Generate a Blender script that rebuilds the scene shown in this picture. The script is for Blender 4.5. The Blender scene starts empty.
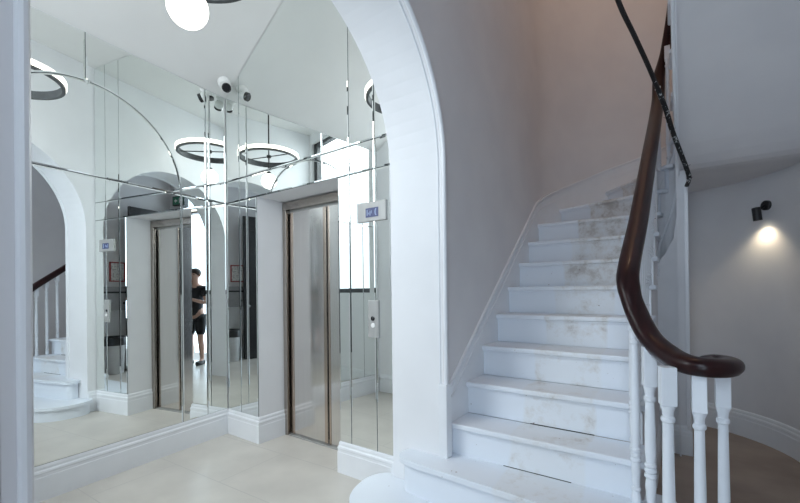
import bpy, bmesh, math, random
from mathutils import Vector, Matrix
PI = math.pi
random.seed(4)
scn = bpy.context.scene
COL = scn.collection

# ------------------------------------------------------------------ materials
def mat(name, col, rough=0.5, metal=0.0, spec=0.5, emit=None, estr=0.0, coat=0.0):
    m = bpy.data.materials.new(name); m.use_nodes = True
    b = m.node_tree.nodes['Principled BSDF']
    b.inputs['Base Color'].default_value = (*col, 1)
    b.inputs['Roughness'].default_value = rough
    b.inputs['Metallic'].default_value = metal
    b.inputs['Specular IOR Level'].default_value = spec
    b.inputs['Coat Weight'].default_value = coat
    if emit:
        b.inputs['Emission Color'].default_value = (*emit, 1)
        b.inputs['Emission Strength'].default_value = estr
    return m

def noise_var(m, scale, c1, c2, lo=0.35, hi=0.65, bump=0.0, detail=6, stretch=None):
    nt = m.node_tree; N = nt.nodes; L = nt.links
    b = N['Principled BSDF']
    g = N.new('ShaderNodeNewGeometry')
    n = N.new('ShaderNodeTexNoise'); n.inputs['Scale'].default_value = scale; n.inputs['Detail'].default_value = detail
    if stretch:
        mp = N.new('ShaderNodeMapping'); mp.inputs['Scale'].default_value = stretch
        L.new(g.outputs['Position'], mp.inputs['Vector']); L.new(mp.outputs['Vector'], n.inputs['Vector'])
    else:
        L.new(g.outputs['Position'], n.inputs['Vector'])
    r = N.new('ShaderNodeValToRGB')
    r.color_ramp.elements[0].position = lo; r.color_ramp.elements[0].color = (*c1, 1)
    r.color_ramp.elements[1].position = hi; r.color_ramp.elements[1].color = (*c2, 1)
    L.new(n.outputs['Fac'], r.inputs['Fac']); L.new(r.outputs['Color'], b.inputs['Base Color'])
    if bump:
        bp = N.new('ShaderNodeBump'); bp.inputs['Strength'].default_value = bump; bp.inputs['Distance'].default_value = 0.002
        L.new(n.outputs['Fac'], bp.inputs['Height']); L.new(bp.outputs['Normal'], b.inputs['Normal'])
    return m

M = {}
M['wall'] = noise_var(mat('wall_paint', (0.72, 0.71, 0.72), 0.65, spec=0.25), 3, (0.70, 0.69, 0.705), (0.74, 0.73, 0.74), bump=0.05)
M['arch'] = noise_var(mat('arch_paint', (0.8, 0.81, 0.83), 0.55, spec=0.3), 3, (0.79, 0.80, 0.82), (0.82, 0.83, 0.85))
M['ceiling'] = noise_var(mat('ceiling_paint', (0.78, 0.78, 0.77), 0.7, spec=0.2), 3, (0.77, 0.77, 0.76), (0.79, 0.79, 0.78))
M['trim'] = noise_var(mat('trim_gloss', (0.8, 0.82, 0.85), 0.35), 6, (0.79, 0.81, 0.84), (0.82, 0.84, 0.87))
M['spandrel'] = noise_var(mat('spandrel_paint', (0.7, 0.7, 0.72), 0.5), 4, (0.74, 0.745, 0.77), (0.79, 0.795, 0.82))
M['mirror'] = noise_var(mat('mirror_glass', (0.83, 0.88, 0.86), 0.0, 1.0), 1.5, (0.89, 0.918, 0.903), (0.90, 0.925, 0.91))
M['mirror_edge'] = noise_var(mat('mirror_edge', (0.12, 0.15, 0.15), 0.3, 0.5), 12, (0.09, 0.11, 0.11), (0.2, 0.23, 0.23))
M['steel'] = noise_var(mat('brushed_steel', (0.62, 0.60, 0.57), 0.13, 1.0), 90, (0.72, 0.70, 0.675), (0.76, 0.74, 0.715), stretch=(1, 1, 0.01))
M['steel_frame'] = noise_var(mat('satin_steel', (0.5, 0.46, 0.43), 0.25, 1.0), 90, (0.42, 0.38, 0.345), (0.44, 0.40, 0.365), stretch=(1, 1, 0.02))
M['strip'] = noise_var(mat('bronze_steel', (0.55, 0.46, 0.39), 0.2, 1.0), 90, (0.55, 0.46, 0.39), (0.60, 0.50, 0.43), stretch=(1, 1, 0.01))
M['plate'] = noise_var(mat('plate_steel', (0.4, 0.4, 0.39), 0.5, 0.3), 50, (0.37, 0.37, 0.36), (0.42, 0.42, 0.41), stretch=(1, 1, 0.05))
M['black'] = noise_var(mat('black_metal', (0.012, 0.012, 0.013), 0.4), 20, (0.009, 0.009, 0.010), (0.018, 0.018, 0.019))
M['dark'] = noise_var(mat('dark_grey_metal', (0.06, 0.065, 0.07), 0.5), 20, (0.05, 0.055, 0.06), (0.075, 0.08, 0.085))
M['darkgap'] = mat('shadow_gap', (0.01, 0.01, 0.01), 0.8)
M['mahogany'] = noise_var(mat('mahogany', (0.05, 0.012, 0.012), 0.3, spec=0.25, coat=0.08), 9, (0.014, 0.0045, 0.0055), (0.030, 0.009, 0.0095), 0.3, 0.7, stretch=(6, 1, 1))
M['glow'] = mat('opal_glass_lit', (0.9, 0.88, 0.84), 0.4, emit=(1.0, 0.94, 0.86), estr=4.0)
M['ringglow'] = mat('opal_strip_lit', (0.9, 0.88, 0.84), 0.4, emit=(1.0, 0.93, 0.84), estr=2.2)
M['whiteplastic'] = noise_var(mat('white_plastic', (0.8, 0.8, 0.79), 0.4), 8, (0.78, 0.78, 0.77), (0.82, 0.82, 0.81))
M['lens'] = mat('lens_black', (0.01, 0.01, 0.012), 0.12, coat=0.6)
M['screen'] = mat('display_blue', (0.03, 0.04, 0.09), 0.2, emit=(0.10, 0.115, 0.22), estr=0.5)
M['digit'] = mat('display_digit', (0.15, 0.2, 0.3), 0.3, emit=(0.25, 0.32, 0.5), estr=0.5)
M['lampspot'] = mat('lit_bulb', (1, 0.95, 0.85), 0.4, emit=(1.0, 0.9, 0.72), estr=8.0)
M['exit_green'] = mat('exit_green', (0.02, 0.16, 0.09), 0.4, emit=(0.02, 0.25, 0.13), estr=0.03)
M['red'] = mat('red_trim', (0.35, 0.05, 0.05), 0.5)
M['paper'] = noise_var(mat('paper', (0.75, 0.74, 0.72), 0.7), 40, (0.45, 0.44, 0.44), (0.8, 0.79, 0.77), 0.42, 0.5)
M['greybox'] = noise_var(mat('grey_enamel', (0.3, 0.3, 0.31), 0.45), 10, (0.28, 0.28, 0.29), (0.32, 0.32, 0.33))
M['bin'] = noise_var(mat('bin_grey', (0.5, 0.5, 0.5), 0.4), 10, (0.47, 0.47, 0.47), (0.53, 0.53, 0.53))
M['bag'] = noise_var(mat('bin_bag', (0.012, 0.012, 0.014), 0.3), 30, (0.008, 0.008, 0.01), (0.025, 0.025, 0.028))
M['skin'] = noise_var(mat('skin', (0.55, 0.34, 0.26), 0.55), 8, (0.52, 0.31, 0.23), (0.6, 0.38, 0.30))
M['cloth'] = noise_var(mat('black_cloth', (0.012, 0.012, 0.014), 0.85), 60, (0.009, 0.009, 0.011), (0.02, 0.02, 0.023))
M['hair'] = noise_var(mat('dark_hair', (0.02, 0.014, 0.01), 0.55), 50, (0.012, 0.009, 0.007), (0.035, 0.025, 0.018))
M['eye'] = mat('eye', (0.05, 0.04, 0.035), 0.2)
M['lip'] = mat('lip', (0.42, 0.18, 0.16), 0.5)
M['shoe'] = noise_var(mat('shoe_black', (0.02, 0.02, 0.02), 0.6), 20, (0.015, 0.015, 0.015), (0.03, 0.03, 0.03))
def glass_mat():
    m = bpy.data.materials.new('window_glass'); m.use_nodes = True; nt = m.node_tree; nt.nodes.clear()
    o = nt.nodes.new('ShaderNodeOutputMaterial'); mx = nt.nodes.new('ShaderNodeMixShader'); t = nt.nodes.new('ShaderNodeBsdfTransparent'); g = nt.nodes.new('ShaderNodeBsdfGlossy')
    t.inputs['Color'].default_value = (0.95, 0.97, 0.97, 1); g.inputs['Roughness'].default_value = 0.02
    mx.inputs[0].default_value = 0.05; nt.links.new(t.outputs[0], mx.inputs[1]); nt.links.new(g.outputs[0], mx.inputs[2]); nt.links.new(mx.outputs[0], o.inputs[0])
    return m
M['clearglass'] = glass_mat()
M['pavement'] = noise_var(mat('pavement', (0.4, 0.4, 0.4), 0.8), 6, (0.36, 0.36, 0.36), (0.44, 0.44, 0.44))

# cable: black with flecks of white paint
def cable_mat():
    m = mat('cable_black', (0.01, 0.01, 0.011), 0.5)
    return noise_var(m, 55, (0.010, 0.010, 0.011), (0.55, 0.57, 0.58), 0.61, 0.65, detail=3)
M['cable'] = cable_mat()
M['cable_clean'] = noise_var(mat('cable_dark', (0.01, 0.01, 0.011), 0.5), 70, (0.010, 0.010, 0.011), (0.5, 0.5, 0.52), 0.74, 0.77, detail=2)

# lobby floor: large pale stone tiles
def tile_mat():
    m = mat('stone_tile', (0.6, 0.57, 0.52), 0.32)
    nt = m.node_tree; N = nt.nodes; L = nt.links; b = N['Principled BSDF']
    g = N.new('ShaderNodeNewGeometry')
    mp = N.new('ShaderNodeMapping'); mp.inputs['Location'].default_value = (0.27, 0.08, 0); mp.inputs['Rotation'].default_value = (0, 0, math.radians(-3))
    L.new(g.outputs['Position'], mp.inputs['Vector'])
    br = N.new('ShaderNodeTexBrick'); br.offset = 0.5
    br.inputs['Scale'].default_value = 1.0; br.inputs['Brick Width'].default_value = 1.1; br.inputs['Row Height'].default_value = 0.56
    br.inputs['Mortar Size'].default_value = 0.0035; br.inputs['Mortar Smooth'].default_value = 0.3
    L.new(mp.outputs['Vector'], br.inputs['Vector'])
    n = N.new('ShaderNodeTexNoise'); n.inputs['Scale'].default_value = 2.6; n.inputs['Detail'].default_value = 8
    L.new(g.outputs['Position'], n.inputs['Vector'])
    r = N.new('ShaderNodeValToRGB')
    r.color_ramp.elements[0].position = 0.3; r.color_ramp.elements[0].color = (0.54, 0.51, 0.465, 1)
    r.color_ramp.elements[1].position = 0.7; r.color_ramp.elements[1].color = (0.65, 0.615, 0.56, 1)
    L.new(n.outputs['Fac'], r.inputs['Fac'])
    mx = N.new('ShaderNodeMixRGB'); mx.inputs['Color2'].default_value = (0.50, 0.475, 0.44, 1)
    L.new(br.outputs['Fac'], mx.inputs['Fac']); L.new(r.outputs['Color'], mx.inputs['Color1'])
    L.new(mx.outputs['Color'], b.inputs['Base Color'])
    return m
M['tile'] = tile_mat()

def hallfloor_mat():
    m = mat('bare_screed', (0.2, 0.15, 0.12), 0.6)
    noise_var(m, 2.5, (0.29, 0.225, 0.185), (0.42, 0.335, 0.28), 0.3, 0.7, bump=0.1, detail=10)
    return m
M['screed'] = hallfloor_mat()

# stairs: white paint with the daylight's blue cast mixed into its colour, bare worn strip where a runner used to lie
def stair_mat():
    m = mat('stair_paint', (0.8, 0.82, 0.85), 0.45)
    nt = m.node_tree; N = nt.nodes; L = nt.links; b = N['Principled BSDF']
    g = N.new('ShaderNodeNewGeometry'); sx = N.new('ShaderNodeSeparateXYZ'); L.new(g.outputs['Position'], sx.inputs[0])
    def mth(op, a, bb=None, clamp=False):
        n = N.new('ShaderNodeMath'); n.operation = op; n.use_clamp = clamp
        for i, v in enumerate((a, bb)):
            if v is None: continue
            if isinstance(v, (int, float)): n.inputs[i].default_value = v
            else: L.new(v, n.inputs[i])
        return n.outputs[0]
    dx = mth('SUBTRACT', 3.40, sx.outputs[0]); dy = mth('MAXIMUM', mth('SUBTRACT', sx.outputs[1], 1.85), 0.0)
    r = mth('SQRT', mth('ADD', mth('MULTIPLY', dx, dx), mth('MULTIPLY', dy, dy)))
    jag = N.new('ShaderNodeTexNoise'); jag.inputs['Scale'].default_value = 5.0; L.new(g.outputs['Position'], jag.inputs['Vector'])
    r = mth('ADD', r, mth('MULTIPLY', mth('SUBTRACT', jag.outputs['Fac'], 0.5), 0.05))
    strip = mth('MULTIPLY', mth('MULTIPLY', mth('SUBTRACT', r, 0.27), 60, True), mth('MULTIPLY', mth('SUBTRACT', 0.67, r), 60, True))
    n1 = N.new('ShaderNodeTexNoise'); n1.inputs['Scale'].default_value = 7; n1.inputs['Detail'].default_value = 9; n1.inputs['Roughness'].default_value = 0.7
    L.new(g.outputs['Position'], n1.inputs['Vector'])
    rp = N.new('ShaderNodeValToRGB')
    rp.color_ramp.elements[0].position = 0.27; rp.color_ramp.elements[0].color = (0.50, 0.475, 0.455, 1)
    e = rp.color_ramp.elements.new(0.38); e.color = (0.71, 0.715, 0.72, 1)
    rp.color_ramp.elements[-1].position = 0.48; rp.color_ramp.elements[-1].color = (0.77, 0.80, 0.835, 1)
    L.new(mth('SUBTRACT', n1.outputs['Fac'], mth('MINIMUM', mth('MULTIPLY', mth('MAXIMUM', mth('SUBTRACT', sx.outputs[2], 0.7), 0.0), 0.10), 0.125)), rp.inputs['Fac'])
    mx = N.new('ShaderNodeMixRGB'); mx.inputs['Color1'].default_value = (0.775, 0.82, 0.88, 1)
    L.new(strip, mx.inputs['Fac']); L.new(rp.outputs['Color'], mx.inputs['Color2'])
    # small chips along the paint
    n2 = N.new('ShaderNodeTexNoise'); n2.inputs['Scale'].default_value = 38; n2.inputs['Detail'].default_value = 2; L.new(g.outputs['Position'], n2.inputs['Vector'])
    ch = mth('MULTIPLY', mth('SUBTRACT', n2.outputs['Fac'], 0.76), 40, True)
    mx2 = N.new('ShaderNodeMixRGB'); mx2.inputs['Color2'].default_value = (0.3, 0.26, 0.24, 1)
    L.new(ch, mx2.inputs['Fac']); L.new(mx.outputs['Color'], mx2.inputs['Color1'])
    L.new(mx2.outputs['Color'], b.inputs['Base Color'])
    bp = N.new('ShaderNodeBump'); bp.inputs['Strength'].default_value = 0.15; bp.inputs['Distance'].default_value = 0.003
    L.new(n1.outputs['Fac'], bp.inputs['Height']); L.new(bp.outputs['Normal'], b.inputs['Normal'])
    return m
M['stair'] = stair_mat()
M['baluster'] = noise_var(mat('baluster_paint', (0.8, 0.84, 0.9), 0.35), 5, (0.78, 0.82, 0.87), (0.82, 0.86, 0.91))

# ------------------------------------------------------------------ mesh helpers
def link(name, bm, m, parent=None, smooth=False, bevel=0.0, seg=2):
    bmesh.ops.remove_doubles(bm, verts=bm.verts, dist=1e-6)
    bmesh.ops.recalc_face_normals(bm, faces=bm.faces)
    me = bpy.data.meshes.new(name); bm.to_mesh(me); bm.free()
    for mm in (m if isinstance(m, (list, tuple)) else [m]): me.materials.append(mm)
    o = bpy.data.objects.new(name, me); COL.objects.link(o)
    if parent: o.parent = parent
    if smooth:
        for p in me.polygons: p.use_smooth = True
        md = o.modifiers.new('edges', 'EDGE_SPLIT'); md.split_angle = math.radians(35)
    if bevel:
        bv = o.modifiers.new('bevel', 'BEVEL'); bv.width = bevel; bv.segments = seg; bv.limit_method = 'ANGLE'; bv.angle_limit = math.radians(40)
    return o

def tag(o, label=None, cat=None, group=None, kind=None):
    if label: o['label'] = label
    if cat: o['category'] = cat
    if group: o['group'] = group
    if kind: o['kind'] = kind
    return o

def empty(name, label, cat, group=None):
    """top-level parent of a thing; parts are built in world coordinates, the origin is moved to the base afterwards"""
    o = bpy.data.objects.new(name, None); COL.objects.link(o)
    return tag(o, label, cat, group)

def box(bm, a, b, mi=0):
    x0, y0, z0 = [min(p, q) for p, q in zip(a, b)]; x1, y1, z1 = [max(p, q) for p, q in zip(a, b)]
    v = [bm.verts.new(p) for p in ((x0, y0, z0), (x1, y0, z0), (x1, y1, z0), (x0, y1, z0), (x0, y0, z1), (x1, y0, z1), (x1, y1, z1), (x0, y1, z1))]
    for f in ((0, 3, 2, 1), (4, 5, 6, 7), (0, 1, 5, 4), (1, 2, 6, 5), (2, 3, 7, 6), (3, 0, 4, 7)):
        bm.faces.new([v[i] for i in f]).material_index = mi

def BM(): return bmesh.new()

def prism(bm, pts, vec, mi=0):
    """extrude a 3D polygon along vec (concave allowed)"""
    vec = Vector(vec); A = [bm.verts.new(p) for p in pts]; B = [bm.verts.new(Vector(p) + vec) for p in pts]
    n = len(pts)
    f1 = bm.faces.new(A); f2 = bm.faces.new(list(reversed(B)))
    f1.material_index = f2.material_index = mi
    for i in range(n):
        bm.faces.new((A[i], B[i], B[(i + 1) % n], A[(i + 1) % n])).material_index = mi
    f1.normal_update(); f2.normal_update()
    if n > 4: bmesh.ops.triangulate(bm, faces=[f1, f2])

def lathe(bm, prof, origin=(0, 0, 0), rot=None, seg=24, mi=0):
    """prof: list of (radius, height)"""
    o = Vector(origin); R = rot or Matrix.Identity(3); rings = []
    for r, z in prof:
        if r < 1e-6: rings.append([bm.verts.new(o + R @ Vector((0, 0, z)))])
        else: rings.append([bm.verts.new(o + R @ Vector((r * math.cos(2 * PI * k / seg), r * math.sin(2 * PI * k / seg), z))) for k in range(seg)])
    for a, b in zip(rings, rings[1:]):
        for k in range(seg):
            q = (k + 1) % seg
            if len(a) == 1 and len(b) == 1: continue
            if len(a) == 1: f = bm.faces.new((a[0], b[k], b[q]))
            elif len(b) == 1: f = bm.faces.new((a[k], a[q], b[0]))
            else: f = bm.faces.new((a[k], a[q], b[q], b[k]))
            f.material_index = mi
    for r in (() if prof[0] == prof[-1] else (rings[0], rings[-1])):
        if len(r) > 1: bm.faces.new(r).material_index = mi

def rot_to(d):
    return Vector(d).normalized().to_track_quat('Z', 'Y').to_matrix()

def cyl(bm, a, b, r, r2=None, seg=16, mi=0):
    a = Vector(a); b = Vector(b); L = (b - a).length
    lathe(bm, [(r, 0), (r if r2 is None else r2, L)], a, rot_to(b - a), seg, mi)

def sphere(bm, c, r, seg=24, sz=1.0):
    prof = [(0, -r * sz)] + [(r * math.cos(t), r * sz * math.sin(t)) for t in [(-PI / 2 + PI * k / 14) for k in range(1, 14)]] + [(0, r * sz)]
    lathe(bm, prof, c, None, seg)

def smoothpath(pts, n=8):
    P = [Vector(p) for p in pts]; P = [2 * P[0] - P[1]] + P + [2 * P[-1] - P[-2]]; out = []
    for i in range(1, len(P) - 2):
        for k in range(n):
            t = k / n; a, b, c, d = P[i - 1], P[i], P[i + 1], P[i + 2]
            out.append(0.5 * ((2 * b) + (-a + c) * t + (2 * a - 5 * b + 4 * c - d) * t * t + (-a + 3 * b - 3 * c + d) * t ** 3))
    out.append(P[-2]); return out

def sweep(bm, path, sect, up=Vector((0, 0, 1)), closed=False, mi=0, caps=True, scale=None):
    """sweep a section [(side, up)] along a 3D path, keeping 'up' upright, mitred at corners"""
    P = [Vector(p) for p in path]; n = len(P); rings = []
    for i in range(n):
        if closed: d0 = P[i] - P[i - 1]; d1 = P[(i + 1) % n] - P[i]
        else: d0 = P[i] - P[max(i - 1, 0)] if i else P[1] - P[0]; d1 = P[min(i + 1, n - 1)] - P[i] if i < n - 1 else P[-1] - P[-2]
        d0 = d0.normalized(); d1 = d1.normalized(); t = (d0 + d1).normalized()
        s = t.cross(up)
        if s.length < 1e-4: s = Vector((1, 0, 0))
        s.normalize(); k = 1.0 / max(0.35, t.dot(d0)); u = s.cross(t).normalized()
        sc = scale[i] if scale else 1.0
        sh = s if abs(d0.z) + abs(d1.z) > 1e-6 or True else s
        rings.append([bm.verts.new(P[i] + s * (a * k * sc) + u * (b * sc)) for a, b in sect])
    m = len(sect)
    for i in range(n if closed else n - 1):
        a, b = rings[i], rings[(i + 1) % n]
        for j in range(m): bm.faces.new((a[j], b[j], b[(j + 1) % m], a[(j + 1) % m])).material_index = mi
    if not closed and caps:
        bm.faces.new(list(reversed(rings[0]))).material_index = mi; bm.faces.new(rings[-1]).material_index = mi

def circle_sect(rx, ry, n=14):
    return [(rx * math.cos(2 * PI * k / n), ry * math.sin(2 * PI * k / n)) for k in range(n)]

# ------------------------------------------------------------------ plan dimensions (metres; corner of the lobby at the origin)
LD = Vector((0.1086, -0.9941, 0))          # left lobby wall runs this way from the corner
LN = Vector((0.9941, 0.1086, 0))           # its normal, into the lobby
SK = 0.228                                  # skirting height
XA, XH = 2.01, 2.378                        # arch wall: lobby face, hall face
YF, YN, RA, ZS = -0.0955, -1.888, 0.896, 2.057  # arch far jamb, near jamb, radius, springing
YC = (YF + YN) / 2
YL = -2.02                                  # lobby front wall
YD = -2.65                                  # hall front wall
CX, CY, RO = 3.32, 1.80, 0.942              # round end of the stairwell
XR = CX + RO
XI, XJ = 3.34, 3.48                         # inner strings of the two flights
Z0, RI = 0.137, 0.2
def zt(n): return (0.150, 0.352)[n] if n < 2 else 0.537 + 0.2007 * (n - 2)   # tread heights T0, T1, T2 ...

# ------------------------------------------------------------------ structure
def struct(name, bm, m, parent=None, **k):
    o = link(name, bm, m, parent, **k)
    if not parent: o['kind'] = 'structure'
    return o

FY = -0.72
bm = BM(); prism(bm, [(-0.02, 0.5, 0), (2.2, 0.5, 0), (2.2, FY, 0), (XR + 0.1, FY, 0), (XR + 0.1, YD - 0.2, 0), (0.2, YD - 0.2, 0), (-0.02, 0, 0)], (0, 0, -0.1)); struct('floor', bm, M['tile'])
bm = BM(); prism(bm, [(2.2, FY, 0), (XR + 0.1, FY, 0), (XR + 0.1, 2.9, 0), (2.2, 2.9, 0)], (0, 0, -0.1)); struct('floor', bm, M['screed'])
# sloped lobby ceiling
bm = BM()
prism(bm, [(0, 0, 3.16), (1.15, 0, 3.9), (1.15 + 0.235, -2.15, 3.9), (0.235, -2.15, 3.16)], (0, 0, 0.08))
prism(bm, [(1.15, 0, 3.9), (2.02, 0, 3.9), (2.02, -2.15, 3.9), (1.385, -2.15, 3.9)], (0, 0, 0.08))
struct('ceiling', bm, M['ceiling'])
# lift wall with a notch for the lift
NX0, NX1, NZ = 0.48, 1.462, 2.155
bm = BM()
prism(bm, [(-0.3, 0, 0), (NX0, 0, 0), (NX0, 0, NZ), (NX1, 0, NZ), (NX1, 0, 0), (2.02, 0, 0), (2.02, 0, 4.1), (-0.3, 0, 4.1)], (0, 0.5, 0))
struct('wall_back', bm, M['arch'])
bm = BM(); box(bm, (NX0 - 0.02, 0.5, -0.02), (NX1 + 0.02, 0.55, 2.3)); struct('wall_back', bm, M['darkgap'])
# left lobby wall
bm = BM(); p0 = LD * -0.3; p1 = LD * 2.2
prism(bm, [p0, p1, p1 - LN * 0.2, p0 - LN * 0.2], (0, 0, 4.1)); struct('wall_left', bm, M['arch'])
# lobby front wall with the tall window
WX0, WX1, WZ0, WZ1 = 0.42, 1.93, 1.3, 3.74
bm = BM()
prism(bm, [(0.1, YL, 0), (2.02, YL, 0), (2.02, YL, 4.1), (0.1, YL, 4.1), (0.1, YL, WZ1), (WX1, YL, WZ1), (WX1, YL, WZ0), (WX0, YL, WZ0), (WX0, YL, WZ1 - 0.001), (0.1, YL, WZ1 - 0.001)], (0, -0.18, 0))
struct('wall_front', bm, M['arch'])
# arch wall, continuing as the stair wall
bm = BM()
arc = [(YC + RA * math.cos(PI * k / 40), ZS + RA * math.sin(PI * k / 40)) for k in range(41)]
poly = [(YD - 0.2, 0), (YN, 0)] + [(y, z) for y, z in reversed(arc)] + [(YF, 0), (CY, 0), (CY, 7.2), (YD - 0.2, 7.2)]
prism(bm, [(XA, y, z) for y, z in poly], (XH - XA, 0, 0))
struct('wall_arch', bm, M['arch'])
# paint on the hall face of that wall is the hall colour: thin skim of its own
bm = BM()
poly2 = [(YD, 0), (YN, 0)] + [(y, z) for y, z in reversed(arc)] + [(YF, 0), (CY, 0), (CY, 7.2), (YD, 7.2)]
prism(bm, [(XH, y, z) for y, z in poly2], (0.003, 0, 0)); struct('wall_stair', bm, M['wall'])
# round stairwell end + right hall wall
bm = BM()
path = [(CX + RO * math.cos(PI - PI * k / 48), CY + RO * math.sin(PI - PI * k / 48)) for k in range(49)] + [(XR, YD - 0.2)]
out = [(CX + (RO + 0.15) * math.cos(PI - PI * k / 48), CY + (RO + 0.15) * math.sin(PI - PI * k / 48)) for k in range(49)] + [(XR + 0.15, YD - 0.2)]
for i in range(len(path) - 1):
    (a, b), (c, d), (e, f), (g, h_) = path[i], path[i + 1], out[i], out[i + 1]
    A = [bm.verts.new(p) for p in ((a, b, 0), (c, d, 0), (c, d, 7.2), (a, b, 7.2))]
    B = [bm.verts.new(p) for p in ((e, f, 0), (g, h_, 0), (g, h_, 7.2), (e, f, 7.2))]
    bm.faces.new(A); bm.faces.new(B); bm.faces.new((A[3], A[2], B[2], B[3]))
struct('wall_right', bm, M['wall'], smooth=True)
# hall front wall with the front doorway and fanlight
DX0, DX1, DZ = 3.02, 3.97, 2.84
bm = BM()
prism(bm, [(XH, YD, 0), (DX0, YD, 0), (DX0, YD, 3.5), (DX1, YD, 3.5), (DX1, YD, 0), (XR, YD, 0), (XR, YD, 7.2), (XH, YD, 7.2)], (0, -0.18, 0))
struct('wall_hall', bm, M['wall'])
bm = BM(); box(bm, (XA, YD - 0.2, 7.0), (XR + 0.15, 2.9, 7.2)); struct('ceiling', bm, M['ceiling'])
bm = BM(); box(bm, (XH, YD, 4.5), (XR, -1.0, 4.75)); struct('ceiling', bm, M['ceiling'])
bm = BM(); box(bm, (-1.5, YD - 3.5, -0.2), (6.0, YD - 0.18, -0.06)); struct('ground', bm, M['pavement'])

# windows
bm = BM()
for a, b in (((WX0, WZ0), (WX1, WZ0 + 0.06)), ((WX0, WZ1 - 0.05), (WX1, WZ1)), ((WX0, WZ0), (WX0 + 0.05, WZ1)), ((WX1 - 0.035, WZ0), (WX1, WZ1)), ((WX1 - 0.10, WZ0), (WX1 - 0.055, WZ1))):
    box(bm, (a[0], YL - 0.12, a[1]), (b[0], YL - 0.04, b[1]))
w = struct('window_1', bm, M['dark'])
bm = BM(); box(bm, (WX0 + 0.02, YL - 0.085, WZ0 + 0.02), (WX1 - 0.02, YL - 0.08, WZ1 - 0.02)); struct('pane', bm, M['clearglass'], w)
bm = BM()
for a, b in (((DX0, DZ), (DX1, DZ + 0.1)), ((DX0, 0), (DX0 + 0.05, 3.5)), ((DX1 - 0.05, 0), (DX1, 3.5)), ((DX0, 3.45), (DX1, 3.5))):
    box(bm, (a[0], YD - 0.12, a[1]), (b[0], YD + 0.01, b[1]))
w = struct('window_2', bm, M['black'])
bm = BM(); box(bm, (DX0 + 0.03, YD - 0.06, DZ + 0.08), (DX1 - 0.03, YD - 0.055, 3.47)); struct('pane', bm, M['clearglass'], w)

# front door standing open into the hall
bm = BM(); box(bm, (DX1 - 0.02, YD + 0.06, 0.01), (DX1 + 0.03, YD + 1.0, DZ - 0.02))
for z0, z1 in ((0.2, 0.95), (1.15, 2.55)):
    for y0, y1 in ((YD + 0.16, YD + 0.48), (YD + 0.58, YD + 0.9)):
        box(bm, (DX1 - 0.03, y0, z0), (DX1 - 0.02, y1, z1))
dr = struct('door_1', bm, M['black'], bevel=0.003)
bm = BM(); cyl(bm, (DX1 - 0.02, YD + 0.93, 1.05), (DX1 - 0.075, YD + 0.93, 1.05), 0.012); sphere(bm, (DX1 - 0.09, YD + 0.93, 1.05), 0.026, 16); struct('door_handle', bm, M['plate'], dr, smooth=True)

# ---- skirting
SKP = [(0, 0), (0.019, 0), (0.019, 0.150), (0.0165, 0.155), (0.0165, 0.172), (0.019, 0.178), (0.017, 0.190), (0.011, 0.198), (0.011, 0.212), (0.008, 0.222), (0.002, SK), (0, SK)]
def skirting(name, path, m=None, side=1, z=0, prof=SKP):
    bm = BM(); sweep(bm, [(p[0], p[1], z) for p in path], [(a * side, b) for a, b in prof])
    return struct(name, bm, m or M['trim'])
pl_ = [LD * 2.02, LD * 0.001]
skirting('baseboard_left', [(p.x, p.y) for p in pl_] + [(0.0, 0.0), (NX0, 0.0), (NX0, 0.285)][1:1] , side=1) if False else None
c0 = LD * 2.0
skirting('baseboard_left', [(c0.x, c0.y), (0, 0), (NX0, 0), (NX0, 0.275)])
skirting('baseboard_back', [(NX1, 0.275), (NX1, 0), (XA, 0), (XA, YF + 0.004)])
skirting('baseboard_front', [(XA, YL), (0.24, YL)])
skirting('baseboard_right', [(CX + RO * math.cos(PI * 0.62 - PI * 0.62 * k / 30), CY + RO * math.sin(PI * 0.62 - PI * 0.62 * k / 30)) for k in range(31)] + [(XR, YD)])
# arch bead on the hall side, floor to floor
bm = BM()
bead = [(XH + 0.014, YN - 0.008, 0.0), (XH + 0.014, YN - 0.008, 1.0)] + [(XH + 0.014, YC + (RA + 0.008) * math.cos(PI * k / 40), ZS + (RA + 0.008) * math.sin(PI * k / 40)) for k in range(40, -1, -1)] + [(XH + 0.014, YF + 0.008, 0.75)]
def bead_sweep(bm, pts, rad, n=10):
    P = [Vector(p) for p in pts]; rings = []
    for i in range(len(P)):
        d = (P[min(i + 1, len(P) - 1)] - P[max(i - 1, 0)]).normalized(); u = Vector((1, 0, 0)); s = d.cross(u)
        rings.append([bm.verts.new(P[i] + u * rad * math.cos(2 * PI * k / n) + s * rad * math.sin(2 * PI * k / n)) for k in range(n)])
    for a, b in zip(rings, rings[1:]):
        for k in range(n): bm.faces.new((a[k], a[(k + 1) % n], b[(k + 1) % n], b[k]))
    bm.faces.new(rings[0]); bm.faces.new(rings[-1])
bead_sweep(bm, bead, 0.0135)
struct('trim_1', bm, M['trim'], smooth=True)
bm = BM()
bead_sweep(bm, [(XH - 0.020, YN, 0.0), (XH - 0.020, YN, 1.0)] + [(XH - 0.020, YC + RA * math.cos(PI * k / 40), ZS + RA * math.sin(PI * k / 40)) for k in range(40, -1, -1)] + [(XH - 0.020, YF, 0.75)], 0.006, 8)
struct('trim_1', bm, M['trim'], smooth=True)
# second, flatter quirk round the bead
bm = BM()
q = [(XH + 0.002, YN - 0.05, 0.0), (XH + 0.002, YN - 0.05, 1.0)] + [(XH + 0.002, YC + (RA + 0.05) * math.cos(PI * k / 40), ZS + (RA + 0.05) * math.sin(PI * k / 40)) for k in range(40, -1, -1)] + [(XH + 0.002, YF + 0.05, 0.8)]
bead_sweep(bm, q, 0.006, 8)
struct('trim_2', bm, M['wall'], smooth=True)
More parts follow.
